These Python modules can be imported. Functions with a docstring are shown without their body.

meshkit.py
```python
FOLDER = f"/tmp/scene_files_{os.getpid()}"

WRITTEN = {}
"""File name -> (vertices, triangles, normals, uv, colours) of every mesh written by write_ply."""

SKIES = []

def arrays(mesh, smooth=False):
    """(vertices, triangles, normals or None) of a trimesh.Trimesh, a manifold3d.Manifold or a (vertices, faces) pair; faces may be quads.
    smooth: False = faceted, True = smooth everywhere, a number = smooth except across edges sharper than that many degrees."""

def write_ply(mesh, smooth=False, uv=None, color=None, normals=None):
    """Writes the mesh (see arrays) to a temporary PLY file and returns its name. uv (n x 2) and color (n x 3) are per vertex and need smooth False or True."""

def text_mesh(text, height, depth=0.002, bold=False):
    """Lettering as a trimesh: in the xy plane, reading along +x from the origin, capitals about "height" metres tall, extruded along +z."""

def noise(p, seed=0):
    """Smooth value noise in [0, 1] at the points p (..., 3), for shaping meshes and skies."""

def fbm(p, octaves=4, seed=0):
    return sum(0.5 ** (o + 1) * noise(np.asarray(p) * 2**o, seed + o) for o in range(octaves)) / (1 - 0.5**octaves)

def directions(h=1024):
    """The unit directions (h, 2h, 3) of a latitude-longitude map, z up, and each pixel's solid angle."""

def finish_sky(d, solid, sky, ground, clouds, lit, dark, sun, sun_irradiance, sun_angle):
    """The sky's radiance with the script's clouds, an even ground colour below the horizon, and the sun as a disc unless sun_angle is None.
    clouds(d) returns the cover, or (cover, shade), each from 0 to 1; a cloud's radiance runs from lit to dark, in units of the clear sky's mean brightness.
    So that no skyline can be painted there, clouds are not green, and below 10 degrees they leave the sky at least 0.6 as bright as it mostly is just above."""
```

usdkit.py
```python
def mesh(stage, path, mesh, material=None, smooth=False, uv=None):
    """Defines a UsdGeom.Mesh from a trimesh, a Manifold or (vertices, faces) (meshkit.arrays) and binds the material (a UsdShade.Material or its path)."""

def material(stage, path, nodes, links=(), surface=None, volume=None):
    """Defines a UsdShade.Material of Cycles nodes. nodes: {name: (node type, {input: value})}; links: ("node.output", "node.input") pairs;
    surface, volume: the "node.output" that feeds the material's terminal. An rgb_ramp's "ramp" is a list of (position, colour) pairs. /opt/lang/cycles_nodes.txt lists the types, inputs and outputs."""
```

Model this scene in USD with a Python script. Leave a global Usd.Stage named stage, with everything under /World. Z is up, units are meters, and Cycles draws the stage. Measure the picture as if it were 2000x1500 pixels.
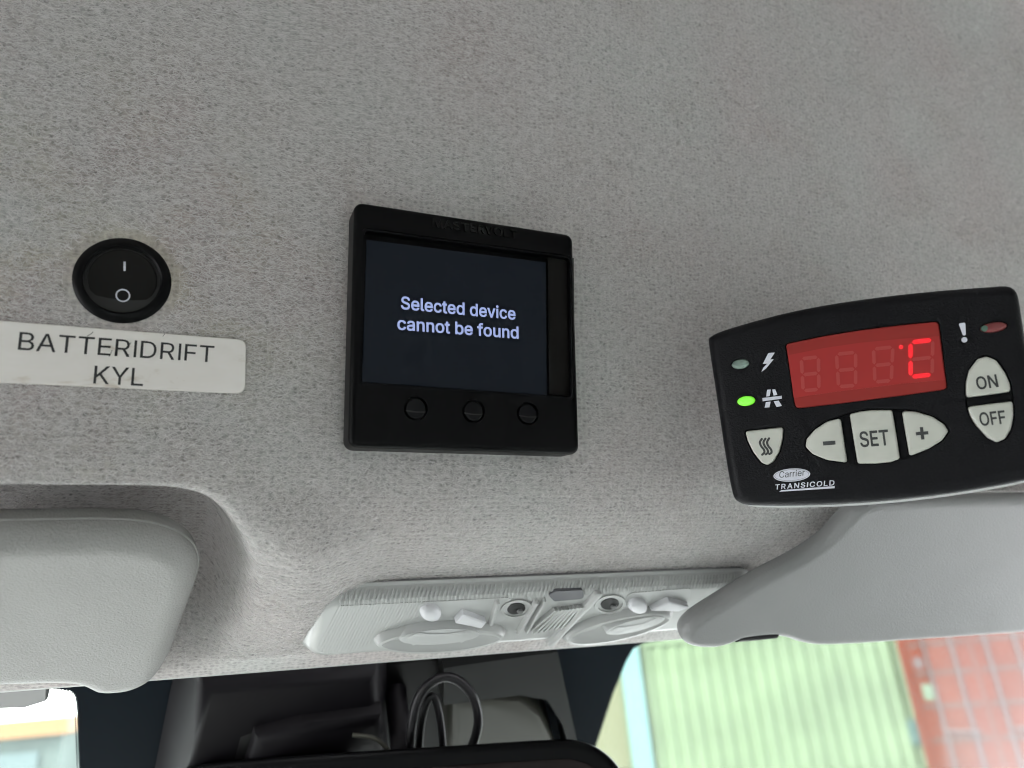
import math, random
import numpy as np, trimesh, manifold3d, meshkit, usdkit
import shapely, shapely.affinity
from shapely.geometry import Polygon, LineString, Point
from pxr import Usd, UsdGeom, UsdLux, UsdShade, Gf, Sdf, Vt

rng = np.random.default_rng(7)
random.seed(7)
stage = Usd.Stage.CreateInMemory()
UsdGeom.SetStageUpAxis(stage, "Z"); UsdGeom.SetStageMetersPerUnit(stage, 1.0)
UsdGeom.Xform.Define(stage, "/World"); UsdGeom.Scope.Define(stage, "/World/Looks")

# ------------------------------------------------------------------ camera, sky, sun, exposure
FPX = 1450.0                                   # focal length in units of the photograph's pixels
YAW, PITCH, ROLL = map(math.radians, (22.91, 21.2, -5.10))
EYE = np.array([0.0, 0.0, 2.45])
EXPOSURE = 3.68
SKY, SUN = 0.12, 0.35
SUN_DIR = np.array([-0.80, -0.34, 0.75]); SUN_DIR /= np.linalg.norm(SUN_DIR)     # towards the sun

FWD = np.array([math.sin(YAW) * math.cos(PITCH), math.cos(YAW) * math.cos(PITCH), math.sin(PITCH)])
RGT = np.array([math.cos(YAW), -math.sin(YAW), 0.0]); UPV = np.cross(RGT, FWD)
RGT, UPV = math.cos(ROLL) * RGT + math.sin(ROLL) * UPV, -math.sin(ROLL) * RGT + math.cos(ROLL) * UPV

cam = UsdGeom.Camera.Define(stage, "/World/camera")
cam.CreateHorizontalApertureAttr(36.0); cam.CreateVerticalApertureAttr(27.0)
cam.CreateFocalLengthAttr(36.0 * FPX / 2000); cam.CreateFStopAttr(7.6); cam.CreateFocusDistanceAttr(0.305)
cam.CreateClippingRangeAttr(Gf.Vec2f(0.02, 5000)); cam.CreateExposureAttr(EXPOSURE)
M = np.eye(4); M[0, :3], M[1, :3], M[2, :3], M[3, :3] = RGT, UPV, -FWD, EYE
cam.AddTransformOp().Set(Gf.Matrix4d(*M.ravel().tolist()))

dome = UsdLux.DomeLight.Define(stage, "/World/sky")
dome.GetPrim().SetCustomDataByKey("kind", "structure")
el = math.asin(SUN_DIR[2]); rot = math.atan2(SUN_DIR[0], SUN_DIR[1])
sky_mat = usdkit.material(stage, "/World/Looks/sky", {
    "tc": ("texture_coordinate", {}),
    "mp": ("mapping", {"scale": (1.0, 1.0, 2.2)}),
    "n": ("noise_texture", {"scale": 2.2, "detail": 6.0, "roughness": 0.55}),
    "r": ("rgb_ramp", {"ramp": [(0.0, (0.55, 0.55, 0.55)), (0.45, (0.8, 0.8, 0.8)), (0.75, (1, 1, 1))]}),
    "sky": ("sky_texture", {"sky_type": "single_scattering", "sun_disc": False, "sun_elevation": el, "sun_rotation": rot}),
    "mix": ("mix_color", {"b": (7.0, 7.15, 7.3), "use_clamp": False}),
    "bg": ("background_shader", {"strength": SKY})},
    [("tc.generated", "mp.vector"), ("mp.vector", "n.vector"), ("n.fac", "r.fac"), ("r.color", "mix.fac"), ("sky.color", "mix.a"), ("mix.result", "bg.color")], surface="bg.background")
UsdShade.MaterialBindingAPI.Apply(dome.GetPrim()).Bind(sky_mat)
sun = UsdLux.DistantLight.Define(stage, "/World/sun")
sun.CreateIntensityAttr(SUN); sun.CreateAngleAttr(10.0); sun.CreateNormalizeAttr(True); sun.CreateColorAttr(Gf.Vec3f(1, 0.96, 0.9))
z = SUN_DIR; x = np.cross([0, 0, 1], z); x /= np.linalg.norm(x); y = np.cross(z, x)
Ms = np.eye(4); Ms[0, :3], Ms[1, :3], Ms[2, :3] = x, y, z
sun.AddTransformOp().Set(Gf.Matrix4d(*Ms.ravel().tolist()))

# ------------------------------------------------------------------ measuring helpers
def ray(px, py):
    d = FWD + RGT * ((px - 1000) / FPX) - UPV * ((py - 750) / FPX)
    return d                                   # forward depth 1

def at(px, py, depth):
    return EYE + ray(px, py) * depth

class Frame:
    """A plane in the scene: origin, right, up and the normal that faces the cab."""
    def __init__(s, O, U, V):
        s.O = np.asarray(O, float); s.U = np.asarray(U, float) / np.linalg.norm(U)
        V = np.asarray(V, float); V = V - s.U * (V @ s.U); s.V = V / np.linalg.norm(V); s.N = np.cross(s.U, s.V)
    def p(s, px, py, h=0.0):
        d = ray(px, py); t = ((s.O + s.N * h - EYE) @ s.N) / (d @ s.N); q = EYE + d * t - s.O
        return np.array([q @ s.U, q @ s.V])
    def pts(s, L, h=0.0):
        return np.array([s.p(a, b, h) for a, b in L])
    def w(s, P):
        P = np.asarray(P, float)
        return s.O + P[:, :1] * s.U + P[:, 1:2] * s.V + P[:, 2:3] * s.N
    def up(s, dz):
        return Frame(s.O + s.N * dz, s.U, s.V)

# ------------------------------------------------------------------ scene helpers
used = {}
def numbered(parent, name):
    k = used.get((parent, name), 0); used[(parent, name)] = k + 1
    return f"{parent}/{name}" + (f"_{k:03d}" if k else "")

origin = {}
def tag(prim, label=None, cat=None, group=None, kind=None):
    for k, v in (("label", label), ("category", cat), ("group", group), ("kind", kind)):
        if v: prim.SetCustomDataByKey(k, v)
    return prim

def thing(name, label=None, cat=None, O=(0, 0, 0), group=None, kind=None):
    path = numbered("/World", name); x = UsdGeom.Xform.Define(stage, path)
    x.AddTranslateOp().Set(Gf.Vec3d(*map(float, O))); origin[path] = np.asarray(O, float)
    tag(x.GetPrim(), label, cat, group, kind)
    return path

def obj(name, mesh, mat, parent=None, smooth=False, uv=None, label=None, cat=None, kind=None, group=None):
    path = numbered(parent or "/World", name)
    v, f = (np.array(mesh.vertices), np.array(mesh.faces)) if hasattr(mesh, "faces") else mesh
    O = origin.get(parent, np.zeros(3)); origin[path] = O
    m = usdkit.mesh(stage, path, (v - O, f), mat, smooth, uv=uv)
    tag(m.GetPrim(), label, cat, group, kind)
    return path

def ring_of(P, n=None, step=None):
    """Boundary of a shapely polygon or point list as an even, counter-clockwise ring."""
    pl = P if isinstance(P, Polygon) else Polygon(P)
    pl = shapely.geometry.polygon.orient(pl, 1.0); L = pl.exterior
    n = n or max(12, int(L.length / step))
    return np.array([L.interpolate(i / n, normalized=True).coords[0] for i in range(n)])

def rounded(P, r):
    pl = Polygon(P)
    return pl.buffer(-r, quad_segs=8).buffer(r, quad_segs=8)

def arcpoly(P, k=10, closed=True):
    """Smooth closed curve through the points (Catmull-Rom)."""
    P = np.asarray(P, float); n = len(P); out = []
    for i in range(n if closed else n - 1):
        a, b, c, d = (P[(i - 1) % n], P[i], P[(i + 1) % n], P[(i + 2) % n]) if closed else (P[max(i - 1, 0)], P[i], P[i + 1], P[min(i + 2, n - 1)])
        for t in np.arange(k) / k:
            out.append(0.5 * ((2 * b) + (c - a) * t + (2 * a - 5 * b + 4 * c - d) * t**2 + (3 * b - a - 3 * c + d) * t**3))
    if not closed: out.append(P[-1])
    return np.array(out)

def earcap(R, flip=False):
    c = np.asarray(Polygon(R).centroid.coords[0]); a, b = R - c, np.roll(R, -1, 0) - c
    if (a[:, 0] * b[:, 1] - a[:, 1] * b[:, 0] > 0).all():     # seen whole from its centre: a fan
        n = len(R); i = np.arange(n); f = np.stack([np.full(n, n), i, (i + 1) % n], 1)
        return np.vstack([R, c]), (f[:, ::-1] if flip else f)
    v, f = trimesh.creation.triangulate_polygon(Polygon(R), engine="earcut")
    v3 = np.asarray(v); f = np.asarray(f)
    a, b, c = v3[f[:, 0]], v3[f[:, 1]], v3[f[:, 2]]
    neg = ((b - a)[:, 0] * (c - a)[:, 1] - (b - a)[:, 1] * (c - a)[:, 0]) < 0
    f[neg] = f[neg][:, ::-1]
    return v3, (f[:, ::-1] if flip else f)

def gridcap(R, flip=False, g=0.008):
    from scipy.spatial import Delaunay
    pl = Polygon(R).buffer(0); x0, y0, x1, y1 = pl.bounds; X, Y = np.meshgrid(np.arange(x0, x1, g), np.arange(y0, y1, g))
    P = np.column_stack([X.ravel(), Y.ravel()]); P = P[shapely.contains_xy(pl.buffer(-g * 0.6), P[:, 0], P[:, 1])]
    V = np.vstack([R, P]); f = Delaunay(V).simplices; c = V[f].mean(1); f = f[shapely.contains_xy(pl, c[:, 0], c[:, 1])]
    a, b, c = V[f[:, 0]], V[f[:, 1]], V[f[:, 2]]; neg = ((b - a)[:, 0] * (c - a)[:, 1] - (b - a)[:, 1] * (c - a)[:, 0]) < 0
    f[neg] = f[neg][:, ::-1]
    return V, (f[:, ::-1] if flip else f)

def loft(P, layers, fr=None, step=0.001, n=None, cap=True, bottom=True, grid=False):
    """A plate over the outline P: (inset, height) layers from the back to the front, capped."""
    R = ring_of(P, n, step); n = len(R)
    pl = Polygon(R)
    T = np.roll(R, -1, 0) - np.roll(R, 1, 0); T /= np.linalg.norm(T, axis=1, keepdims=True) + 1e-12
    inn = np.stack([-T[:, 1], T[:, 0]], 1)
    V, F = [], []
    for inset, h in layers:
        V.append(np.column_stack([R + inn * inset, np.full(n, h)]))
    for k in range(len(layers) - 1):
        i = np.arange(n); j = (i + 1) % n; a, b = k * n, (k + 1) * n
        F += [np.stack([a + i, a + j, b + j], 1), np.stack([a + i, b + j, b + i], 1)]
    at_ = len(layers) * n; V = [np.vstack(V)]
    def addcap(L, flip):
        nonlocal at_
        v, f = (gridcap if grid else earcap)(L[:, :2], flip)
        V.append(np.column_stack([v, np.full(len(v), L[0, 2])])); F.append(f + at_); at_ += len(v)
    body = V[0]
    if cap: addcap(body[-n:], False)
    if bottom: addcap(body[:n], True)
    m = trimesh.Trimesh(np.vstack(V), np.vstack(F), process=False); m.merge_vertices(digits_vertex=7)
    if fr is not None: m.vertices = fr.w(m.vertices)
    return m

def bevel(t, r, base=0.0, k=5, z0=0.0):
    """Layers for a plate of thickness t with a round front edge of radius r."""
    L = [(base, z0)]
    for i in range(k + 1):
        a = math.pi / 2 * i / k
        L.append((base + r * (1 - math.cos(a)), z0 + t - r + r * math.sin(a)))
    return L

def flat(P, fr, h, t=0.0002):
    return loft(P, [(0, h), (0, h + t)], fr, step=0.0006)

def plain(P, fr, h, t):
    """Extruded polygon with its own corners kept."""
    pl = shapely.geometry.polygon.orient(P if isinstance(P, Polygon) else Polygon(P), 1.0)
    m = trimesh.creation.extrude_polygon(pl, t, engine="earcut"); m.vertices[:, 2] += h
    m.vertices = fr.w(m.vertices)
    return m

def tube(path, r, k=12, caps=True):
    P = np.asarray(path, float); n = len(P); r = np.broadcast_to(r, n)
    T = np.gradient(P, axis=0); T /= np.linalg.norm(T, axis=1, keepdims=True)
    a = np.cross(T[0], [0.3, 0.2, 1]); V = []
    for i in range(n):
        a = a - T[i] * (a @ T[i]); a /= np.linalg.norm(a); b = np.cross(T[i], a)
        th = np.arange(k) * 2 * math.pi / k
        V.append(P[i] + r[i] * (np.cos(th)[:, None] * a + np.sin(th)[:, None] * b))
    V = np.vstack(V + ([P[:1], P[-1:]] if caps else [])); F = []
    for i in range(n - 1):
        for j in range(k):
            q = (j + 1) % k; F += [[i * k + j, i * k + q, (i + 1) * k + q], [i * k + j, (i + 1) * k + q, (i + 1) * k + j]]
    if caps:
        for j in range(k):
            q = (j + 1) % k; F += [[n * k, q, j], [n * k + 1, (n - 1) * k + j, (n - 1) * k + q]]
    return trimesh.Trimesh(V, F, process=False)

def box(fr, u0, u1, v0, v1, h0, h1):
    m = trimesh.creation.box([u1 - u0, v1 - v0, h1 - h0]); m.apply_translation([(u0 + u1) / 2, (v0 + v1) / 2, (h0 + h1) / 2])
    m.vertices = fr.w(m.vertices)
    return m

def ell(fr, px, py, rx, ry, tilt, h=0.0, n=40):
    """Ellipse measured in the photograph, laid on the plane."""
    t = np.arange(n) * 2 * math.pi / n; c, s = math.cos(math.radians(tilt)), math.sin(math.radians(tilt))
    X, Y = rx * np.cos(t), ry * np.sin(t)
    return fr.pts(np.column_stack([px + X * c - Y * s, py + X * s + Y * c]), h)

def text(s, fr, p0, p1, cap, h, t=0.0002, bold=False, shear=0.0, spread=0.0):
    """Lettering on the plane: baseline from pixel p0 to pixel p1, capitals "cap" pixels tall."""
    if spread or "I" in s:
        ms, xx = [], 0.0
        parts = list(s) if spread else [x for x in __import__("re").split("(I)", s) if x]
        for ch in parts:
            if ch == "I":
                m = trimesh.creation.box([0.21 if bold else 0.125, 1.0, 1.0]); m.apply_translation([0, 0.5, 0.5])
            else:
                m = meshkit.text_mesh(ch, 1.0, 1.0, bold)
            w = np.ptp(m.vertices[:, 0]); m.vertices[:, 0] += xx - m.vertices[:, 0].min(); xx += w + (spread or 0.19); ms.append(m)
        m = trimesh.util.concatenate(ms)
    else:
        m = meshkit.text_mesh(s, 1.0, 1.0, bold)
    V = np.array(m.vertices); V[:, 0] -= V[:, 0].min(); V[:, 0] /= V[:, 0].max()
    a, b = fr.p(*p0, h), fr.p(*p1, h); e = b - a; L = np.linalg.norm(e); e = e / L; up = np.array([-e[1], e[0]])
    q = fr.p(p0[0], p0[1] - cap, h); H = abs((q - a) @ up)
    P = a + V[:, :1] * L * e + V[:, 1:2] * H * (up + e * shear)
    W = fr.w(np.column_stack([P, h + V[:, 2] * t]))
    return trimesh.Trimesh(W, m.faces, process=False)

def diff(a, *bs):
    def M_(m):
        return manifold3d.Manifold(manifold3d.Mesh(np.asarray(m.vertices, np.float32), np.asarray(m.faces, np.uint32)))
    r = M_(a)
    for b in bs: r = r - M_(b)
    o = r.to_mesh()
    return trimesh.Trimesh(o.vert_properties[:, :3], o.tri_verts, process=False)

# ------------------------------------------------------------------ materials
def mat(name, color, rough=0.5, bump=None, var=0.0, vscale=30.0, **kw):
    """Principled plastic, paint or metal; bump = (noise scale, strength, distance); var = colour variation."""
    nodes = {"g": ("geometry", {}), "p": ("principled_bsdf", {"base_color": color, "roughness": rough, **kw})}; links = []
    if bump:
        nodes["n"] = ("noise_texture", {"scale": bump[0], "detail": 3.0}); nodes["b"] = ("bump", {"strength": bump[1], "distance": bump[2]})
        links += [("g.position", "n.vector"), ("n.fac", "b.height"), ("b.normal", "p.normal")]
    if var:
        nodes["n2"] = ("noise_texture", {"scale": vscale, "detail": 4.0}); c = np.array(color)
        nodes["r"] = ("rgb_ramp", {"ramp": [(0.3, c * (1 - var)), (0.7, np.minimum(c * (1 + var), 1))]})
        links += [("g.position", "n2.vector"), ("n2.fac", "r.fac"), ("r.color", "p.base_color")]
    return usdkit.material(stage, "/World/Looks/" + name, nodes, links, surface="p.BSDF")

def lit(name, color, strength, base=(0.01, 0.01, 0.01)):
    return usdkit.material(stage, "/World/Looks/" + name, {"p": ("principled_bsdf", {"base_color": base, "roughness": 0.4, "emission_color": color, "emission_strength": strength})}, surface="p.BSDF")

EX = 2.0 ** -EXPOSURE                          # emission that shows as 1.0
STAIN = (-0.036, 0.014, 0.0)                   # handled area round the rocker switch, in fabric coordinates
fabric = usdkit.material(stage, "/World/Looks/headliner_fabric", {
    "uv": ("texture_coordinate", {}), "g": ("geometry", {}),
    "m1": ("mapping", {"scale": (800.0, 1350.0, 1.0)}), "n1": ("noise_texture", {"scale": 1.0, "detail": 3.0, "roughness": 0.65, "distortion": 0.8}),
    "m2": ("mapping", {"scale": (430.0, 1.0 / 0.0019, 1.0)}), "w": ("voronoi_texture", {"scale": 1.0, "randomness": 0.5}), "wr": ("rgb_ramp", {"ramp": [(0.1, (0.0, 0.0, 0.0)), (0.75, (1, 1, 1))]}),
    "n3": ("noise_texture", {"scale": 26.0, "detail": 5.0, "roughness": 0.6}),
    "n4": ("noise_texture", {"scale": 11.0, "detail": 3.0}),
    "h": ("mix_color", {"fac": 0.22}),
    "c": ("rgb_ramp", {"ramp": [(0.26, (0.17, 0.163, 0.161)), (0.5, (0.44, 0.418, 0.412)), (0.72, (0.60, 0.573, 0.565))]}),
    "s": ("rgb_ramp", {"ramp": [(0.28, (0.88, 0.84, 0.82)), (0.45, (0.98, 0.97, 0.965)), (0.7, (1.0, 1.0, 1.0))]}),
    "s2": ("rgb_ramp", {"ramp": [(0.35, (0.97, 0.93, 0.93)), (0.62, (0.96, 1.0, 0.985))]}),
    "x": ("mix_color", {"blend_type": "multiply", "fac": 1.0}), "x2": ("mix_color", {"blend_type": "multiply", "fac": 1.0}),
    "sd": ("vector_math", {"math_type": "distance", "vector2": STAIN}), "sm": ("map_range", {"from_min": 0.105, "from_max": 0.028, "to_min": 0.0, "to_max": 1.0, "clamp": True}),
    "sn": ("noise_texture", {"scale": 34.0, "detail": 4.0}), "sr": ("rgb_ramp", {"ramp": [(0.38, (0, 0, 0)), (0.56, (1, 1, 1))]}), "sf": ("math", {"math_type": "multiply"}),
    "sc": ("rgb_ramp", {"ramp": [(0.42, (0.92, 0.84, 0.845)), (0.56, (0.93, 0.885, 0.79))]}), "sx": ("mix_color", {"blend_type": "multiply"}),
    "b": ("bump", {"strength": 0.6, "distance": 0.0008}),
    "p": ("principled_bsdf", {"roughness": 0.95, "sheen_weight": 0.25, "sheen_roughness": 0.6, "specular_ior_level": 0.1})},
    [("uv.UV", "m1.vector"), ("m1.vector", "n1.vector"), ("uv.UV", "m2.vector"), ("m2.vector", "w.vector"), ("uv.UV", "n3.vector"), ("uv.UV", "n4.vector"),
     ("n1.color", "h.a"), ("w.distance", "wr.fac"), ("wr.color", "h.b"), ("h.result", "c.fac"), ("n3.fac", "s.fac"), ("n4.fac", "s2.fac"), ("c.color", "x.a"), ("s.color", "x.b"), ("x.result", "x2.a"), ("s2.color", "x2.b"),
     ("uv.UV", "sd.vector1"), ("sd.value", "sm.value"), ("uv.UV", "sn.vector"), ("sn.fac", "sr.fac"), ("sm.result", "sf.value1"), ("sr.color", "sf.value2"), ("n3.fac", "sc.fac"),
     ("sf.value", "sx.fac"), ("x2.result", "sx.a"), ("sc.color", "sx.b"), ("sx.result", "p.base_color"), ("h.result", "b.height"), ("b.normal", "p.normal")], surface="p.BSDF")
fibre_mat = mat("pile_fibre", (0.68, 0.652, 0.645), 0.9, specular_ior_level=0.1)
black_satin = mat("black_satin_plastic", (0.0028, 0.0028, 0.0032), 0.32, specular_ior_level=0.09, bump=(2500, 0.12, 0.0002))
black_side = mat("black_matt_plastic", (0.006, 0.0055, 0.005), 0.5, specular_ior_level=0.12, bump=(2500, 0.15, 0.0002))
black_gloss = mat("black_gloss_plastic", (0.004, 0.004, 0.005), 0.2, specular_ior_level=0.12)
black_grain = mat("black_grained_plastic", (0.0062, 0.0062, 0.0074), 0.42, specular_ior_level=0.12, bump=(1500, 0.4, 0.0004), var=0.25, vscale=1400)
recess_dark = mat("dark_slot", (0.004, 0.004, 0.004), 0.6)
screen_mat = usdkit.material(stage, "/World/Looks/display_glass", {"p": ("principled_bsdf", {"base_color": (0.004, 0.005, 0.007), "roughness": 0.16, "specular_ior_level": 0.14, "emission_color": (0.32, 0.5, 0.85), "emission_strength": 0.0075 * EX})}, surface="p.BSDF")
screen_text = lit("display_letters", (0.42, 0.52, 0.92), 0.8 * EX)
silver_print = mat("silver_print", (0.55, 0.56, 0.62), 0.45)
grey_print = mat("grey_print", (0.5, 0.5, 0.5), 0.5)
rubber_grey = mat("grey_rubber_key", (0.43, 0.435, 0.39), 0.5, bump=(900, 0.08, 0.0003), var=0.04, vscale=200)
dark_print = mat("dark_print", (0.025, 0.028, 0.028), 0.6)
red_glass = mat("red_window", (0.24, 0.024, 0.020), 0.3, specular_ior_level=0.25)
red_module = mat("red_led_module", (0.30, 0.027, 0.025), 0.35, specular_ior_level=0.2)
red_off = mat("red_segment_unlit", (0.325, 0.036, 0.034), 0.35)
red_on = lit("red_segment_lit", (1.0, 0.0, 0.012), 1.1 * EX, (0.3, 0.02, 0.02))
led_grey = mat("grey_green_lens", (0.16, 0.22, 0.19), 0.25, var=0.2, vscale=300)
led_green = lit("green_lens_lit", (0.14, 0.85, 0.0), 0.75 * EX, (0.2, 0.4, 0.1))
led_red = mat("dark_red_lens", (0.16, 0.035, 0.035), 0.25)
led_red_g = mat("dark_green_lens", (0.07, 0.13, 0.10), 0.25)
sticker_white = usdkit.material(stage, "/World/Looks/label_plate", {
    "g": ("geometry", {}), "n": ("noise_texture", {"scale": 60.0, "detail": 5.0, "roughness": 0.6, "distortion": 0.5}),
    "m": ("mapping", {"scale": (1.0, 1.0, 2.5)}),
    "r": ("rgb_ramp", {"ramp": [(0.25, (0.48, 0.40, 0.32)), (0.40, (0.67, 0.635, 0.60)), (0.7, (0.70, 0.668, 0.64))]}),
    "p": ("principled_bsdf", {"roughness": 0.45})}, [("g.position", "m.vector"), ("m.vector", "n.vector"), ("n.fac", "r.fac"), ("r.color", "p.base_color")], surface="p.BSDF")
text_black = mat("black_lettering", (0.012, 0.012, 0.013), 0.5)
visor_mat = mat("grey_grained_vinyl", (0.235, 0.231, 0.223), 0.55, bump=(1150, 0.6, 0.0006), var=0.03, vscale=40)
visor_mat2 = mat("grey_smooth_vinyl", (0.195, 0.195, 0.195), 0.5, bump=(1100, 0.45, 0.0005), var=0.05, vscale=14)
clip_grey = mat("dark_grey_plastic", (0.11, 0.11, 0.11), 0.45)
lens_mat = mat("milky_lens", (0.3864, 0.3903, 0.3825), 0.3)
lens_grey = mat("grey_lens_insert", (0.40, 0.405, 0.40), 0.35)
lens_white = mat("white_key", (0.56, 0.56, 0.58), 0.4)
shade_grey = mat("grey_shade", (0.22, 0.215, 0.22), 0.5)  # colour of the painted shade line round the lamp lens
frit_mat = mat("black_glass_border", (0.0030, 0.0062, 0.0100), 0.6, specular_ior_level=0.03)
housing_purple = mat("charcoal_plastic", (0.0046, 0.0039, 0.0052), 0.5, specular_ior_level=0.12, bump=(1500, 0.2, 0.0003))
housing_grey = mat("grey_cover_plastic", (0.005, 0.0056, 0.0054), 0.45, specular_ior_level=0.12)
housing_beige = mat("beige_cover_plastic", (0.04, 0.04, 0.032), 0.45, specular_ior_level=0.25)
cable_mat = mat("black_cable", (0.006, 0.0055, 0.0065), 0.35, specular_ior_level=0.25)
mirror_mat = mat("mirror_glass", (0.02, 0.016, 0.016), 0.06, metallic=1.0)
glass_mat = usdkit.material(stage, "/World/Looks/window_glass", {"t": ("transparent_bsdf", {"color": (0.82, 0.86, 0.835)}), "gl": ("glossy_bsdf", {"roughness": 0.02}), "f": ("layer_weight", {"blend": 0.5}), "pw": ("math", {"math_type": "power", "value2": 4.0}), "sc": ("math", {"math_type": "multiply_add", "value2": 0.30, "value3": 0.006}), "m": ("mix_closure", {})},
    [("f.facing", "pw.value1"), ("pw.value", "sc.value1"), ("sc.value", "m.fac"), ("t.BSDF", "m.closure1"), ("gl.BSDF", "m.closure2")], surface="m.closure")
cab_mat = mat("cab_trim", (0.52, 0.516, 0.508), 0.8)
dash_mat = mat("dash_plastic", (0.48, 0.475, 0.46), 0.6)
ground_mat = mat("yard_concrete", (0.42, 0.42, 0.42), 0.9, var=0.2, vscale=0.6)
PY = Frame

# ------------------------------------------------------------------ the headliner: overhead shelf face that bends under to the windscreen header
LEAN = math.radians(11.06)
Uh = np.array([1.0, 0, 0]); Vh = np.array([0, -math.sin(LEAN), math.cos(LEAN)])
PANEL_T = 0.013
fp = Frame(at(905, 640, 0.300), Uh, Vh)        # the front face of the display panel
fh = fp.up(-PANEL_T)                           # the fabric face behind it
V0, BEND_R, BEND = -0.052, 0.045, math.radians(50)
HEAD = 0.0862                                   # length of the underside after the bend
V1, TOP_R = 0.235, 0.12
oy, oz = fh.O[1], fh.O[2]

def profile():
    """(y, z, arc length s) of the section, from the header edge up to the roof; s = 0 at the panel's height."""
    P = []
    def put(y, z, s): P.append((y, z, s))
    dv, dn = np.array([Vh[1], Vh[2]]), np.array([fh.N[1], fh.N[2]])
    o = np.array([oy, oz])
    low = []
    p0 = o + dv * V0; c = p0 - dn * BEND_R
    e = BEND
    dirn = -dv * math.cos(e) - dn * math.sin(e); pe = c + (dn * math.cos(e) - dv * math.sin(e)) * BEND_R
    n = 70
    for i in range(n + 1):                     # underside, from the header edge
        t = HEAD * (1 - i / n); q = pe + dirn * t; put(*q, V0 - BEND_R * e - t)
    for i in range(1, 41):
        a = e * (1 - i / 40); q = c + (dn * math.cos(a) - dv * math.sin(a)) * BEND_R; put(*q, V0 - BEND_R * a)
    for v in np.arange(V0 + 0.00125, V1, 0.00125): put(*(o + dv * v), v)
    p1 = o + dv * V1; c2 = p1 + dn * TOP_R; a1 = math.pi / 2 - LEAN - 0.06
    for i in range(1, 13):
        a = a1 * i / 12; q = c2 + (-dn * math.cos(a) + dv * math.sin(a)) * TOP_R; put(*q, V1 + TOP_R * a)
    q = np.array(P[-1][:2]); d = dv * math.cos(a1) + dn * math.sin(a1)
    for t in (0.05, 0.15, 0.3, 0.5, 0.8, 1.1): put(*(q + d * t), V1 + TOP_R * a1 + t)
    return np.array(P), dirn
PROF, UNDER = profile()
YZ = PROF[:, :2]; SS = PROF[:, 2]
TT = np.gradient(YZ, axis=0); TT /= np.linalg.norm(TT, axis=1, keepdims=True)
NN = np.stack([-TT[:, 1], TT[:, 0]], 1)        # (y, z) normal towards the cab
if NN[150] @ np.array([fh.N[1], fh.N[2]]) < 0: NN = -NN

def us(px, py):
    """Where the view line through a pixel meets the headliner's plain section: (u, s)."""
    d = ray(px, py); a = np.array([d[1], d[2]]); rel = YZ - EYE[1:]
    cr = rel[:, 0] * a[1] - rel[:, 1] * a[0]; best = None
    for i in np.nonzero(cr[:-1] * cr[1:] <= 0)[0]:
        t = cr[i] / (cr[i] - cr[i + 1]); q = rel[i] + (rel[i + 1] - rel[i]) * t; k = (q @ a) / (a @ a)
        if k > 0 and (best is None or k < best[0]): best = (k, SS[i] + (SS[i + 1] - SS[i]) * t)
    return np.array([d[0] * best[0], best[1]]), best[0]

def ss_(x): x = np.clip(x, 0, 1); return x * x * (3 - 2 * x)

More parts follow.
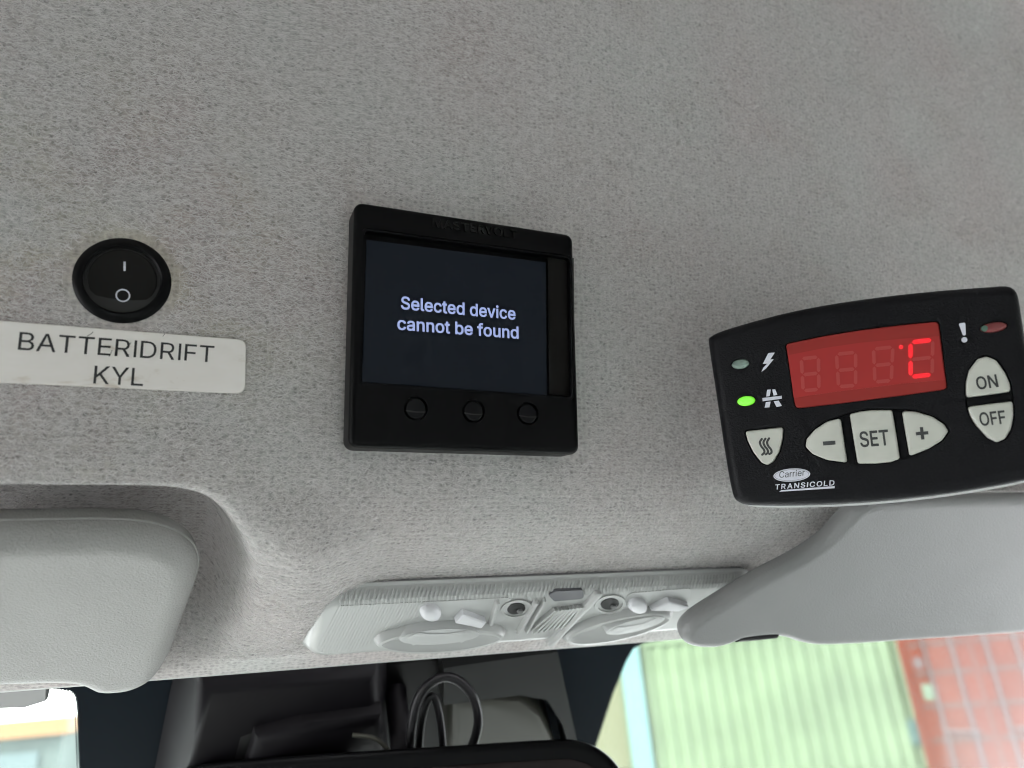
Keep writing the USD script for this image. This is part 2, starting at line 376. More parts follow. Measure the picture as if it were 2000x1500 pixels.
S_END = SS[0]
S_RIM = us(150, 937)[0][1]
RL = [us(575, 1010)[0], us(458, 1300)[0]]      # right flank of the left visor's recess
RR = [us(1720, 1000)[0], us(1440, 1190)[0]]    # left flank of the right visor's recess
REC = 0.036
def recess(u, s):
    dt = S_RIM - s
    ul = RL[0][0] + (RL[1][0] - RL[0][0]) * (s - RL[0][1]) / (RL[1][1] - RL[0][1])
    ur = RR[0][0] + (RR[1][0] - RR[0][0]) * (s - RR[0][1]) / (RR[1][1] - RR[0][1])
    fade = ss_((s - S_END - 0.004) / 0.055)
    corner = 0.045 * np.exp(-np.maximum(dt, 0) / 0.02)
    left = ss_((ul - corner * 0.8 - u) / 0.024); right = ss_((u - ur - corner) / 0.03)
    ridge = 0.009 * np.exp(-((u - ul - 0.016 + corner * 0.8) / 0.020) ** 2) * ss_(dt / 0.03) * fade
    return REC * ss_((dt - 0.0005) / 0.009) * np.maximum(left, right) * fade - ridge

def surf(u, s):
    """Point and plain normal of the headliner."""
    y, zc = np.interp(s, SS, YZ[:, 0]), np.interp(s, SS, YZ[:, 1])
    ny, nz = np.interp(s, SS, NN[:, 0]), np.interp(s, SS, NN[:, 1])
    d = recess(u, s)
    return np.stack([u, y - d * ny, zc - d * nz], -1), np.stack([np.zeros_like(ny), ny, nz], -1)

fineu = np.arange(-0.34, 0.62, 0.00135)
gu = np.concatenate([np.linspace(-0.88, -0.35, 18), fineu, np.linspace(0.63, 1.0, 12)])
gs = np.unique(np.concatenate([SS, np.arange(S_RIM - 0.010, S_RIM + 0.003, 0.0006)]))
GU, GS = np.meshgrid(gu, gs)
HP, HN = surf(GU, GS)
nu, ns = len(gu), len(gs)
i = np.arange(ns - 1)[:, None] * nu + np.arange(nu - 1)[None]; i = i.ravel()
HF = np.vstack([np.stack([i, i + 1, i + nu + 1], 1), np.stack([i, i + nu + 1, i + nu], 1)])
# header lip: folds forward and up so that the edge has thickness
headliner = thing("headliner", "grey brushed knit headliner bending down from the overhead shelf to the windscreen", O=(0, oy, oz), kind="structure")
obj("lining", (HP.reshape(-1, 3), HF), fabric, headliner, True, np.column_stack([GU.ravel(), GS.ravel()]))
hy = HP[0, 0]; back = np.array([0, 0.010, 0.012])
lipP = []
for a in np.linspace(0, 1, 9):
    th = a * math.pi * 0.9
    d = np.array([0, UNDER[0], UNDER[1]]); nrm = np.array([0, NN[0, 0], NN[0, 1]])
    lipP.append(HP[0] + d * 0.004 * math.sin(th) - nrm * 0.004 * (1 - math.cos(th)))
lipP = np.array(lipP); i = (np.arange(8)[:, None] * nu + np.arange(nu - 1)[None]).ravel()
lipF = np.vstack([np.stack([i, i + nu + 1, i + 1], 1), np.stack([i, i + nu, i + nu + 1], 1)])
obj("header_lip", (lipP.reshape(-1, 3), lipF), mat("header_trim", (0.40, 0.40, 0.39), 0.7), headliner, True)

# brushed pile: short curly fibres standing out of the knit
def pile(n):
    C4 = [us(*p)[0] for p in ((-60, -60), (2060, -60), (2060, 1000), (-60, 1000))]
    reg = Polygon(C4).convex_hull.union(shapely.box(-0.05, S_END + 0.012, 0.36, -0.05)).convex_hull.buffer(0.008)
    x0, y0, x1, y1 = reg.bounds; u = rng.uniform(x0, x1, n * 3); s = rng.uniform(max(y0, S_END + 0.012), y1, n * 3)
    ok = shapely.contains_xy(reg, u, s) & (rng.random(n * 3) < np.clip(1.15 - 1.6 * (u + 0.1), 0.35, 1.0)); u, s = u[ok], s[ok]
    row = np.round(s / 0.0019) * 0.0019; s = row + rng.normal(0, 0.00036, len(s))
    P, N = surf(u, s)
    off = shapely.contains_xy(KEEP_OFF, u, s)
    keep = np.nonzero(~off)[0][:n]; u, s, P, N = u[keep], s[keep], P[keep], N[keep]
    ang = rng.normal(0, 0.5, n) + np.where(rng.random(n) < 0.5, math.pi, 0); ln = rng.uniform(0.0012, 0.0032, n); bow = rng.normal(0, 0.5, n)
    pts = np.zeros((n, 4, 3))
    for k in range(4):
        t = k / 3; a = ang + bow * 2.2 * (t - 0.5)
        du = ln * (t - 0.5) * np.cos(ang) - np.sin(ang) * bow * ln * (t * (1 - t)) * 2
        dsv = ln * (t - 0.5) * np.sin(ang) + np.cos(ang) * bow * ln * (t * (1 - t)) * 2
        q, nn = surf(u + du, s + dsv)
        lift = (0.00018 + 0.0010 * rng.random(n) * (t * (1 - t)) * 4 * 0.55 + (k == 3) * rng.random(n) * 0.0006)
        pts[:, k] = q + nn * lift[:, None]
    return pts
KEEP_OFF = shapely.affinity.translate(shapely.union_all([Polygon(fh.pts([(693, 391), (1121, 457), (1134, 887), (681, 873)])).buffer(0.004), Point(*fh.p(240, 548)).buffer(0.0195), Polygon(fh.pts([(-190, 611), (481, 664), (479, 769), (-190, 738)])).buffer(0.0002)]), fh.O[0], 0.0)
FIB = pile(165000)
path = numbered(headliner, "pile_fibre")
c = UsdGeom.BasisCurves.Define(stage, path)
c.CreateTypeAttr("cubic"); c.CreateBasisAttr("catmullRom"); c.CreateWrapAttr("pinned")
c.CreatePointsAttr(Vt.Vec3fArray.FromNumpy((FIB.reshape(-1, 3) - origin[headliner]).astype(np.float32)))
c.CreateCurveVertexCountsAttr(Vt.IntArray.FromNumpy(np.full(len(FIB), 4, np.int32)))
c.CreateWidthsAttr(Vt.FloatArray([0.00013])); c.SetWidthsInterpolation("constant")
UsdShade.MaterialBindingAPI.Apply(c.GetPrim()).Bind(fibre_mat)
tag(c.GetPrim(), "short curly grey fibres of the brushed knit", kind="stuff")

# ------------------------------------------------------------------ the cab around the camera (roof is the headliner itself)
cab = thing("van_cab", "grey cab walls around the camera, with side window openings", O=(0, 0, 0), kind="structure")
ZR = float(HP[-1, 0, 2]); YB = -1.0
WF = Frame((0, 0, 0), (1, 0, 0), (0, 1, 0))
def wbox(x0, x1, y0, y1, z0, z1): return box(WF, x0, x1, y0, y1, z0, z1)
obj("rear_wall", wbox(-0.9, 1.02, YB - 0.06, YB, 0.9, ZR + 0.1), cab_mat, cab)
for xs, xe in ((-0.95, -0.89), (1.01, 1.07)):
    obj("door_panel", wbox(xs, xe, YB, 1.1, 0.6, 2.05), cab_mat, cab)
    obj("window_header", wbox(xs, xe, YB, 0.5, 2.62, ZR + 0.1), cab_mat, cab)
    obj("door_post", wbox(xs, xe, YB, 0.02, 2.05, 2.62), cab_mat, cab)
obj("bounce_dashboard", wbox(-0.9, 1.02, 0.62, 1.25, 1.2, 1.66), dash_mat, cab)  # out of view; made pale and raised to bounce light onto the underside
obj("bounce_bonnet", wbox(-0.85, 0.97, 1.16, 2.4, 1.55, 1.66), mat("bounce_white", (0.8, 0.8, 0.8), 0.35), cab)  # unseen white slab added to throw light up through the windscreen
obj("cab_floor", wbox(-0.9, 1.02, YB, 1.3, 0.85, 0.9), dash_mat, cab)
obj("outer_roof", wbox(-0.95, 1.07, YB, float(HP[0, 0, 1]) + 0.02, ZR + 0.1, ZR + 0.13), cab_mat, cab)

# ------------------------------------------------------------------ windscreen
hl = lipP[-1, 0].copy(); hl[0] = 0
fw = Frame(hl + np.array([0.1, 0.050, 0.012]), (1, 0, 0), (0, -0.76, 0.65))     # glass plane, falls away forwards
ws = thing("windscreen", "sloping windscreen with a black border behind the mirror", "windscreen", O=fw.O)
obj("glass_pane", box(fw, -0.95, 0.95, -0.95, 0.075, -0.008, -0.003), glass_mat, ws)
edge_r = [(1335, 1225), (1300, 1252), (1262, 1257), (1238, 1268), (1222, 1296), (1196, 1360), (1150, 1500), (1110, 1620)]
edge_l = [(165, 1620), (157, 1500), (153, 1400), (150, 1370), (143, 1355), (120, 1351), (90, 1349), (-200, 1352)]
FR_ = fw.pts(edge_r); FL_ = fw.pts(edge_l)
blob = Polygon(np.vstack([[[FR_[0, 0], 0.10]], FR_, FL_, [[-0.93, FL_[-1, 1]], [-0.93, 0.10]]])).buffer(0)
blob = blob.union(shapely.box(FR_[0, 0] - 0.01, FR_[0, 1], 0.93, 0.10)).intersection(shapely.box(-0.93, -0.9, 0.93, 0.072)).buffer(0)
if blob.geom_type != "Polygon": blob = max(blob.geoms, key=lambda g_: g_.area)
obj("black_border", plain(blob, fw, -0.002, 0.0006), frit_mat, ws)
dots = []
for E, sgn in ((FR_[1:], 1), (FL_[:-1], -1)):
    L = LineString(E); n = int(L.length / 0.0016)
    for row, r in enumerate((0.00062, 0.00038)):
        for k in range(n):
            a = np.array(L.interpolate((k + 0.5 * row) / n, normalized=True).coords[0]); b = np.array(L.interpolate(min(1, (k + 0.5 * row) / n + 0.01), normalized=True).coords[0])
            d = b - a; d /= np.linalg.norm(d) + 1e-9; nrm = np.array([-d[1], d[0]])
            q = a + nrm * (0.0004 + 0.0013 * row)
            th = np.arange(8) * math.pi / 4
            dots.append(plain(np.column_stack([q[0] + r * np.cos(th), q[1] + r * np.sin(th)]), fw, -0.0021, 0.0004))
obj("border_dot", trimesh.util.concatenate(dots), frit_mat, ws, kind="stuff")

# ------------------------------------------------------------------ display panel
disp = thing("display_panel", "square black display panel with three round buttons reading Selected device cannot be found", "display", O=fh.O)
outl = rounded(fp.pts([(693, 391), (1121, 457), (1134, 887), (681, 873)]), 0.0035)
body = loft(outl, [(0, -PANEL_T), (0, -0.0026), (0.0002, -0.0016), (0.0007, -0.0008), (0.0014, -0.0003), (0.0026, 0.0)], fp, step=0.0012)
op = rounded(fp.pts([(712, 449), (1113, 504), (1117, 776), (704, 748)]), 0.0016)
REC_D = 0.0042
cut = loft(op, [(0, -REC_D), (0, 0.002)], fp, step=0.0008)
btn = [(812, 798), (925, 803), (1031, 808)]
brad = 0.00475
bc = [fp.p(*b) for b in btn]
circ = lambda c, r, n=40: np.column_stack([c[0] + r * np.cos(np.arange(n) * 2 * math.pi / n), c[1] + r * np.sin(np.arange(n) * 2 * math.pi / n)])
holes = [loft(circ(c, brad), [(0, -0.0028), (0, 0.002)], fp, n=40) for c in bc]
groove_o = loft(rounded(fp.pts([(708, 444), (1117, 500), (1121, 781), (700, 753)]), 0.002), [(0, -0.0005), (0, 0.002)], fp, step=0.0008)
obj("housing", diff(body, cut, groove_o, *holes), black_satin, disp, 25)
lipring = Polygon(ring_of(rounded(fp.pts([(709.5, 446), (1115.5, 501.5), (1119.5, 779), (701.5, 751)]), 0.0019), step=0.0006)).difference(Polygon(ring_of(op, step=0.0006)))
obj("screen_rim", plain(lipring, fp, -0.0010, 0.00085), black_gloss, disp)
lcd = fp.pts([(716, 470), (1064, 514), (1066, 772), (707, 746)], -REC_D)
obj("screen", plain(lcd, fp, -REC_D + 0.0002, 0.0006), screen_mat, disp)
scr = disp + "/screen"
obj("side_strip", plain(fp.pts([(1068, 500), (1118, 506), (1121, 775), (1070.5, 771)], -REC_D), fp, -REC_D + 0.0002, 0.0011), black_side, disp)
ft = fp.up(-REC_D + 0.0009)
obj("screen_letters", text("Selected device", ft, (783, 603), (1007, 624), 24, 0, 0.0001, bold=True), screen_text, scr)
obj("screen_letters", text("cannot be found", ft, (776, 643), (1013, 661), 24, 0, 0.0001, bold=True), screen_text, scr)
obj("raised_lettering", text("MASTERVOLT", fp, (845, 443), (1010, 466), 16, -0.0001, 0.0007, bold=True), mat("raised_letters", (0.006, 0.006, 0.006), 0.25, specular_ior_level=0.25), disp)
for c in bc:
    b = obj("button", loft(circ(c, brad - 0.00075), [(0, -0.0027), (0, -0.0006), (0.00015, -0.0001), (0.0005, 0.00015), (0.0007, 0.0002)], fp, n=40), black_gloss, disp, 35)
    obj("reflection_line", plain(arcpoly([(c[0] - 0.0036, c[1] - 0.0007), (c[0], c[1] - 0.0011), (c[0] + 0.0036, c[1] - 0.0010), (c[0] + 0.0036, c[1] - 0.0014), (c[0], c[1] - 0.0016), (c[0] - 0.0036, c[1] - 0.0012)], 4), fp, 0.0001, 0.00013), recess_dark, b)  # thin dark bar draws a reflected line across the button face

# ------------------------------------------------------------------ rocker switch
sw = thing("rocker_switch", "round black rocker switch with white I and O above the white label", "switch", O=fh.w(np.append(fh.p(240, 547), 0)[None])[0])
c = fh.p(240, 548)
Rb = np.linalg.norm(fh.p(240 - 97, 541) - fh.p(240 + 97, 552)) / 2; Ri = Rb * 0.775
prof = [(Ri, -0.004), (Ri, 0.0016), (Ri + 0.0006, 0.0021), (Rb * 0.86, 0.0020), (Rb * 0.95, 0.0013), (Rb, 0.0004), (Rb, -0.0004)]
th = np.arange(72) * 2 * math.pi / 72; V, F = [], []
for r, h in prof: V.append(np.column_stack([c[0] + r * np.cos(th), c[1] + r * np.sin(th), np.full(72, h)]))
for k in range(len(prof) - 1):
    i = np.arange(72); j = (i + 1) % 72; a, b = k * 72, (k + 1) * 72
    F += [np.stack([a + i, b + j, a + j], 1), np.stack([a + i, b + i, b + j], 1)]
mz = trimesh.Trimesh(fh.w(np.vstack(V)), np.vstack(F), process=False)
obj("bezel", mz, black_satin, sw, 30)
obj("socket", loft(circ(c, Ri + 0.0002, 48), [(0, -0.0015), (0, 0.0004)], fh, n=48), recess_dark, sw)
tilt = math.radians(7)                          # the rocker is pressed in at its lower half
fr_ = Frame(fh.w(np.array([[c[0], c[1], 0.0012]]))[0], fh.U, fh.V * math.cos(tilt) + fh.N * math.sin(tilt))
rk = obj("rocker", loft(circ((0, 0), Ri - 0.0011, 60), [(0, -0.005), (0, -0.0008), (0.0003, -0.0002), (0.0009, 0.0), (0.004, 0.0001)], fr_, n=60), black_side, sw, 30)
obj("on_mark", plain(fr_.pts([(241, 511), (245.5, 511), (245.5, 529), (241, 529)], 0.0003), fr_, 0.0001, 0.0002), silver_print, rk)
cm = fr_.p(240, 577, 0.0003); r0 = abs(fr_.p(254.5, 577, 0.0003)[0] - cm[0])
obj("off_mark", plain(Polygon(circ(cm, r0)).difference(Polygon(circ(cm, r0 * 0.80))), fr_, 0.0001, 0.0002), silver_print, rk)

# ------------------------------------------------------------------ label plate
lab = thing("label_plate", "white plastic label reading BATTERIDRIFT KYL, stained, below the rocker switch", "label", O=fh.w(np.append(fh.p(240, 700), 0)[None])[0])
LP = rounded(fh.pts([(-190, 611), (481, 664), (479, 769), (-190, 738)], 0.001), 0.0028)
obj("plate", loft(LP, bevel(0.0014, 0.0004), fh, step=0.0012), sticker_white, lab, 30)
fl = fh.up(0.0014)
obj("lettering", text("BATTERIDRIFT", fl, (34.5, 683), (417, 708), 35, 0.00002, 0.0001), text_black, lab)
obj("lettering", text("KYL", fl, (182, 749), (279, 754), 35, 0.00002, 0.0001), text_black, lab)
for P in ([(170, 657), (178, 652), (182, 648)], [(213, 697), (216, 691), (219, 684)], [(250, 679), (253, 673), (256, 669)], [(248, 690), (252, 694)], [(318, 657), (322, 652)]):
    q = np.array([fl.w(np.append(fl.p(*p), 0.00006)[None])[0] for p in P])
    obj("scratch", tube(q, 0.00009, 6), text_black, lab)

# ------------------------------------------------------------------ refrigeration controller
Z4 = lambda L: [(1360 + a / 3.125, 540 + b / 3.125) for a, b in L]
rc = ray(1710, 775); nC = -rc / np.linalg.norm(rc) + 0.10 * UPV; nC /= np.linalg.norm(nC)
u0 = RGT * math.cos(math.radians(8)) + UPV * math.sin(math.radians(8)); uC = u0 - nC * (u0 @ nC)
fc = Frame(at(1710, 775, 0.285), uC, np.cross(nC, uC))
ctl = thing("temperature_controller", "black refrigeration controller with red display and grey SET, ON and OFF keys", "controller", O=fc.O)
co = [(1384, 672), (1388, 658), (1408, 647), (1470, 628), (1539, 610), (1610, 596), (1680, 585), (1760, 575), (1840, 567), (1910, 562), (1958, 558), (1976, 561), (1987, 573), (1994, 606), (2012, 730), (2036, 880), (2040, 915), (2030, 930), (2000, 940),
      (1920, 955), (1840, 967), (1745, 978), (1648, 985), (1550, 988), (1466, 987), (1442, 980), (1430, 962), (1415, 880), (1399, 770)]
cP = fc.pts(co, -0.003)
cOut = Polygon(arcpoly(cP, 6))
CT = 0.020
def hull_layers(pl, layers, fr):
    pts = []
    for inset, h in layers:
        R = ring_of(pl.convex_hull.buffer(-inset, quad_segs=12), step=0.0015); pts.append(np.column_stack([R, np.full(len(R), h)]))
    m = trimesh.convex.convex_hull(np.vstack(pts)); m.vertices = fr.w(m.vertices)
    return m
body = hull_layers(cOut, [(0.0008, -CT), (0.0, -CT + 0.004)] + [(0.0046 * (1 - math.cos(a)), -0.0042 + 0.0042 * math.sin(a)) for a in np.linspace(0, math.pi / 2, 8)], fc)
dispP = fc.pts(Z4([(548, 425), (552, 412), (565, 407), (780, 363), (1000, 327), (1250, 296), (1455, 276), (1472, 280), (1480, 292), (1528, 668), (1524, 682), (1510, 690), (1250, 727), (900, 772), (630, 803), (612, 800), (602, 786)]))
keys = {
    "heat": [(298, 945), (415, 932), (530, 920), (526, 990), (508, 1065), (470, 1130), (435, 1150), (400, 1138), (350, 1075), (315, 1005)],
    "minus": [(880, 865), (800, 885), (722, 935), (672, 995), (668, 1040), (712, 1085), (800, 1120), (922, 1136), (900, 1000)],
    "set": [(935, 840), (1000, 824), (1070, 816), (1195, 815), (1220, 960), (1242, 1112), (1190, 1132), (1100, 1141), (985, 1142), (960, 990)],
    "plus": [(1255, 820), (1340, 825), (1440, 855), (1512, 903), (1538, 945), (1500, 1000), (1420, 1050), (1302, 1098), (1278, 960)],
    "on": [(1647, 738), (1645, 650), (1665, 570), (1715, 505), (1770, 487), (1830, 512), (1885, 588), (1913, 655), (1918, 702), (1780, 722)],
    "off": [(1655, 795), (1795, 777), (1930, 762), (1935, 850), (1920, 930), (1885, 990), (1835, 1012), (1780, 985), (1710, 910), (1672, 850)]}
KP = {k: rounded(fc.pts(Z4(v)), 0.0008) for k, v in keys.items()}
def densified(P, r): return Polygon(P).buffer(r) if not isinstance(P, Polygon) else P.buffer(r)
cuts = [loft(densified(dispP, 0.0004), [(0, -0.0012), (0, 0.003)], fc, step=0.0012)]
grp = [KP["minus"].buffer(0.0006).union(KP["set"].buffer(0.0006)).union(KP["plus"].buffer(0.0006)).convex_hull, KP["on"].buffer(0.0006).union(KP["off"].buffer(0.0006)).convex_hull, KP["heat"].buffer(0.0006)]
cuts += [loft(g, [(0, -0.0022), (0, 0.003)], fc, step=0.0010) for g in grp]
leds = [((1446, 711), 17.5, 9.5), ((1457, 783), 17.5, 9.5), ((1941, 639), 26.5, 9.8)]
ledP = [Polygon(ell(fc, *c_, a, b, -8)) for c_, a, b in leds]
cuts += [loft(p.buffer(0.00035), [(0, -0.0012), (0, 0.003)], fc, n=48) for p in ledP]
obj("housing", diff(body, *cuts), black_grain, ctl, 25)
bs = shapely.affinity.translate(cOut, 0.0, -0.0012)
obj("back_shell", loft(bs, [(0.002, -CT - 0.006), (0.0, -CT - 0.003), (0.0, -CT + 0.0008)], fc, step=0.002), mat("pale_grey_shell", (0.62, 0.63, 0.62), 0.35), ctl, 30)
win = obj("display_window", loft(Polygon(dispP), [(0, -0.0011), (0, -0.0005), (0.0003, -0.0003)], fc, step=0.0012), red_glass, ctl, 30)
obj("led_module", plain(fc.pts(Z4([(560, 480), (780, 436), (1000, 404), (1250, 380), (1482, 364), (1516, 630), (1250, 655), (900, 697), (594, 740)])), fc, -0.00031, 0.00012), red_module, win)
digits = [[(640, 502), (745, 490), (748, 688), (652, 697)], [(855, 474), (972, 462), (972, 664), (868, 672)], [(1082, 442), (1200, 430), (1190, 634), (1090, 643)], [(1308, 402), (1444, 386), (1440, 598), (1308, 612)]]
def seg(Q, a, b, w):
    q = np.array(Q, float)
    B = lambda s, t: (q[0] * (1 - s) + q[1] * s) * (1 - t) + (q[3] * (1 - s) + q[2] * s) * t
    p0, p1 = B(*a), B(*b); d = p1 - p0; L = np.linalg.norm(d); d /= L; n_ = np.array([-d[1], d[0]]); g = 0.06 * L
    p0, p1 = p0 + d * g, p1 - d * g
    return [p0, p0 + d * w * 0.5 + n_ * w / 2, p1 - d * w * 0.5 + n_ * w / 2, p1, p1 - d * w * 0.5 - n_ * w / 2, p0 + d * w * 0.5 - n_ * w / 2]
SEG = {"a": ((0, 0), (1, 0)), "b": ((1, 0), (1, .5)), "c": ((1, .5), (1, 1)), "d": ((0, 1), (1, 1)), "e": ((0, .5), (0, 1)), "f": ((0, 0), (0, .5)), "g": ((0, .5), (1, .5))}
for di, Q in enumerate(digits):
    for k, (a, b) in SEG.items():
        on = di == 3 and k in "adef"
        P = fc.pts(Z4(seg(Q, a, b, 26 if on else 21)))
        obj("lit_segment" if on else "unlit_segment", plain(P, fc, -0.00019, 0.00008), red_on if on else red_off, win)
obj("degree_dot", plain(ell(fc, *Z4([(1250, 430)])[0], 4.2, 4.2, 0), fc, -0.00019, 0.00008), red_on, win)
for (p, m_, nm) in ((ledP[0], led_grey, "grey unlit indicator lens"), (ledP[1], led_green, "glowing green indicator lens"), (ledP[2], led_red, "dark red unlit indicator lens")):
    q = obj("indicator_lens", loft(p, [(0, -0.0011), (0, -0.0003), (0.0003, 0.0001), (0.0008, 0.0004), (0.0012, 0.0005)], fc, n=48), m_, ctl, 40, label=nm)
ce = leds[2][0]
obj("lens_tint", loft(Polygon(ell(fc, ce[0] - 18, ce[1] + 2.6, 7.5, 6.2, -8)), [(0, 0.0), (0.0002, 0.0005), (0.0008, 0.0006)], fc, n=24), led_red_g, q, 40)
klabel = {"heat": "shield-shaped grey key with three wavy lines", "minus": "half-oval grey key with a minus", "set": "four-sided grey key reading SET", "plus": "half-oval grey key with a plus", "on": "upper half-oval grey key reading ON", "off": "lower half-oval grey key reading OFF"}
KH = 0.0007
kp = {}
for k in keys:
    kp[k] = obj("key", loft(KP[k], [(0, -0.002), (0, KH - 0.0007), (0.0002, KH - 0.0003), (0.0005, KH - 0.0001), (0.001, KH)], fc, step=0.0007), rubber_grey, ctl, 35, label=klabel[k])
fk = fc.up(KH)
for a in ([(893, 850), (925, 843), (970, 1145), (935, 1145)], [(1212, 812), (1245, 818), (1292, 1102), (1255, 1112)]):
    obj("key_divider", plain(fc.pts(Z4(a)), fc, -0.002, 0.0012), black_gloss, ctl)
obj("key_divider", plain(fc.pts(Z4([(1650, 752), (1921, 716), (1928, 748), (1655, 786)])), fc, -0.002, 0.0014), black_gloss, ctl)
T4 = lambda a: Z4([a])[0]
obj("lettering", text("ON", fk, T4((1716, 690)), T4((1846, 672)), 24, 0.0, 0.00012, bold=True), dark_print, kp["on"])
obj("lettering", text("OFF", fk, T4((1735, 911)), T4((1893, 896)), 25, 0.0, 0.00012, bold=True), dark_print, kp["off"])
obj("lettering", text("SET", fk, T4((1003, 1040)), T4((1181, 1027)), 29, 0.0, 0.00012, bold=True), dark_print, kp["set"])
obj("minus_sign", plain(fk.pts(Z4([(772, 1008), (848, 1002), (850, 1026), (775, 1032)])), fk, 0.0, 0.00012), dark_print, kp["minus"])
c4 = np.array([1378, 957]); e1, e2 = np.array([1, -0.09]), np.array([0.12, 1])
pl = [c4 + e1 * a + e2 * b for a, b in ((-38, -10), (-10, -10), (-10, -38), (10, -38), (10, -10), (38, -10), (38, 10), (10, 10), (10, 38), (-10, 38), (-10, 10), (-38, 10))]
obj("plus_sign", plain(fk.pts(Z4(pl)), fk, 0.0, 0.00012), dark_print, kp["plus"])
for k in range(3):
    P = arcpoly([(400 + 22 * k, 992 - 2 * k), (388 + 22 * k, 1012), (396 + 22 * k, 1036), (412 + 22 * k, 1056), (415 + 22 * k, 1074), (402 + 22 * k, 1088 - 2 * k)], 6, False)
    L = LineString(fk.pts(Z4(P))).buffer(0.00042)
    obj("wave_line", plain(L, fk, 0.0, 0.00012), dark_print, kp["heat"])
Z5 = lambda L: [(1360 + a / 5.882, 540 + b / 5.882) for a, b in L]
obj("lightning_icon", plain(fc.pts(Z5([(828, 880), (902, 874), (850, 955), (890, 950), (800, 1058), (748, 1096), (770, 1048), (815, 1002), (764, 1005)])), fc, 0.00001, 0.00012), silver_print, ctl)
road = [Z4(a) for a in ([(432, 692), (455, 690), (448, 730), (427, 733)], [(463, 690), (481, 688), (495, 722), (472, 727)], [(403, 742), (522, 728), (523, 746), (405, 762)], [(425, 767), (453, 764), (447, 798), (417, 801)], [(472, 762), (503, 758), (523, 790), (490, 797)])]
obj("road_icon", trimesh.util.concatenate([plain(fc.pts(a), fc, 0.00001, 0.00012) for a in road]), silver_print, ctl)
obj("exclamation_icon", trimesh.util.concatenate([plain(rounded(fc.pts(Z4([(1600, 286), (1642, 282), (1645, 358), (1628, 362)])), 0.0005), fc, 0.00001, 0.00012), plain(ell(fc, *T4((1636, 387)), 5.8, 5.2, 0), fc, 0.00001, 0.00012)]), silver_print, ctl)
lg = obj("logo_oval", plain(Polygon(ell(fc, *T4((583, 1212)), 36, 12.8, -4)), fc, 0.00001, 0.00012), silver_print, ctl)
ri = Polygon(ell(fc, *T4((583, 1212)), 33.5, 11, -4)).difference(Polygon(ell(fc, *T4((583, 1212)), 33.0, 10.5, -4)))
obj("logo_line", plain(ri, fc, 0.00014, 0.00005), dark_print, lg)
obj("lettering", text("Carrier", fc, T4((506, 1229)), T4((662, 1215)), 12, 0.00014, 0.00005, shear=0.18), dark_print, lg)
obj("lettering", text("TRANSICOLD", fc, T4((480, 1300)), T4((842, 1274)), 9.5, 0.00001, 0.00012, bold=True, shear=0.2, spread=0.28), silver_print, ctl)
obj("underline", plain(fc.pts(Z4([(520, 1304), (846, 1279), (844, 1292), (505, 1314)])), fc, 0.00001, 0.00012), silver_print, ctl)
mb = Frame(fc.O - fc.N * (CT + 0.004), fc.U, fc.V)
obj("mounting_foot", box(mb, -0.014, 0.03, 0.0, 0.034, -0.09, 0.0), black_side, ctl)

# ------------------------------------------------------------------ frame of the underside (lamp and visors)
Wd = np.array([0, UNDER[0], UNDER[1]])          # runs down and forwards to the header
s0 = S_END + 0.045
P0_, _ = surf(np.array([us(1030, 1200)[0][0]]), np.array([s0])); n0 = np.array([0, NN[5, 0], NN[5, 1]])
fu = Frame(np.array([P0_[0][0], np.interp(s0, SS, YZ[:, 0]), np.interp(s0, SS, YZ[:, 1])]), (1, 0, 0), -Wd)

# ------------------------------------------------------------------ ceiling lamp
lamp = thing("ceiling_lamp", "milky ribbed reading lamp unit between the visors, above the mirror", "lamp", O=fu.O)
LT = 0.0078
lout = shapely.box(-0.1072, -0.0290, 0.1190, 0.0206).buffer(-0.0135, quad_segs=16).buffer(0.0135, quad_segs=16)     # the lens is a rounded rectangle
obj("shade_plate", loft(lout, [(0.001, -0.002), (0.001, 0.0018)], fu, step=0.003), shade_grey, lamp)  # solid grey plate standing in for the shadow line under the lens edge
lens = loft(lout, [(0.0006, 0.0016), (0, 0.0020), (0.0002, 0.0024), (0.0016, 0.0028), (0.0020, LT - 0.0042), (0.0029, LT - 0.0024), (0.0046, LT - 0.0009), (0.0060, LT - 0.0003), (0.0078, LT)], fu, step=0.0015)
lensP = obj("lens", lens, lens_mat, lamp, 35)
ft_ = fu.up(LT)
ribs = []
ua, ub = lout.bounds[0] + 0.012, fu.p(1432, 1102)[0]
for k in range(104):                            # short ribs round the upper edge
    u_ = ua + (ub - ua) * (k + 0.5) / 104; b_ = (u_, LineString([(u_, -1), (u_, 1)]).intersection(lout).bounds[3]); sk = -0.0012
    ribs.append(tube(fu.w(np.array([[b_[0] - sk, b_[1] - 0.0021, LT - 0.0038], [b_[0] - sk * 0.5, b_[1] - 0.0030, LT - 0.0022], [b_[0], b_[1] - 0.0047, LT - 0.0008], [b_[0] + 0.0004, b_[1] - 0.0080, LT]])), [0.0005, 0.0007, 0.0007, 0.0003], 6))
obj("edge_rib", trimesh.util.concatenate(ribs), lens_mat, lensP, kind="stuff")
ribs = []
for k in range(30):                             # slanting ribs of the left lens
    x0_, y0_ = 668 + k * 6.3, 1178 - k * 0.35; L_ = 100 - max(0, k - 12) * 4.2
    if L_ < 12: break
    a, b = ft_.p(x0_, y0_), ft_.p(x0_ - L_ * 0.52, y0_ + L_)
    if k > 14: pass
    d = b - a; nrm = np.array([-d[1], d[0]]) / np.linalg.norm(d) * 0.00055
    q = Polygon([a + nrm, a - nrm, b - nrm, b + nrm]).intersection(lout.buffer(-0.0072))
    if q.geom_type == "Polygon" and q.area > 0: ribs.append(plain(q, ft_, -0.0004, 0.0006))
obj("slanting_rib", trimesh.util.concatenate(ribs), lens_mat, lensP, kind="stuff")
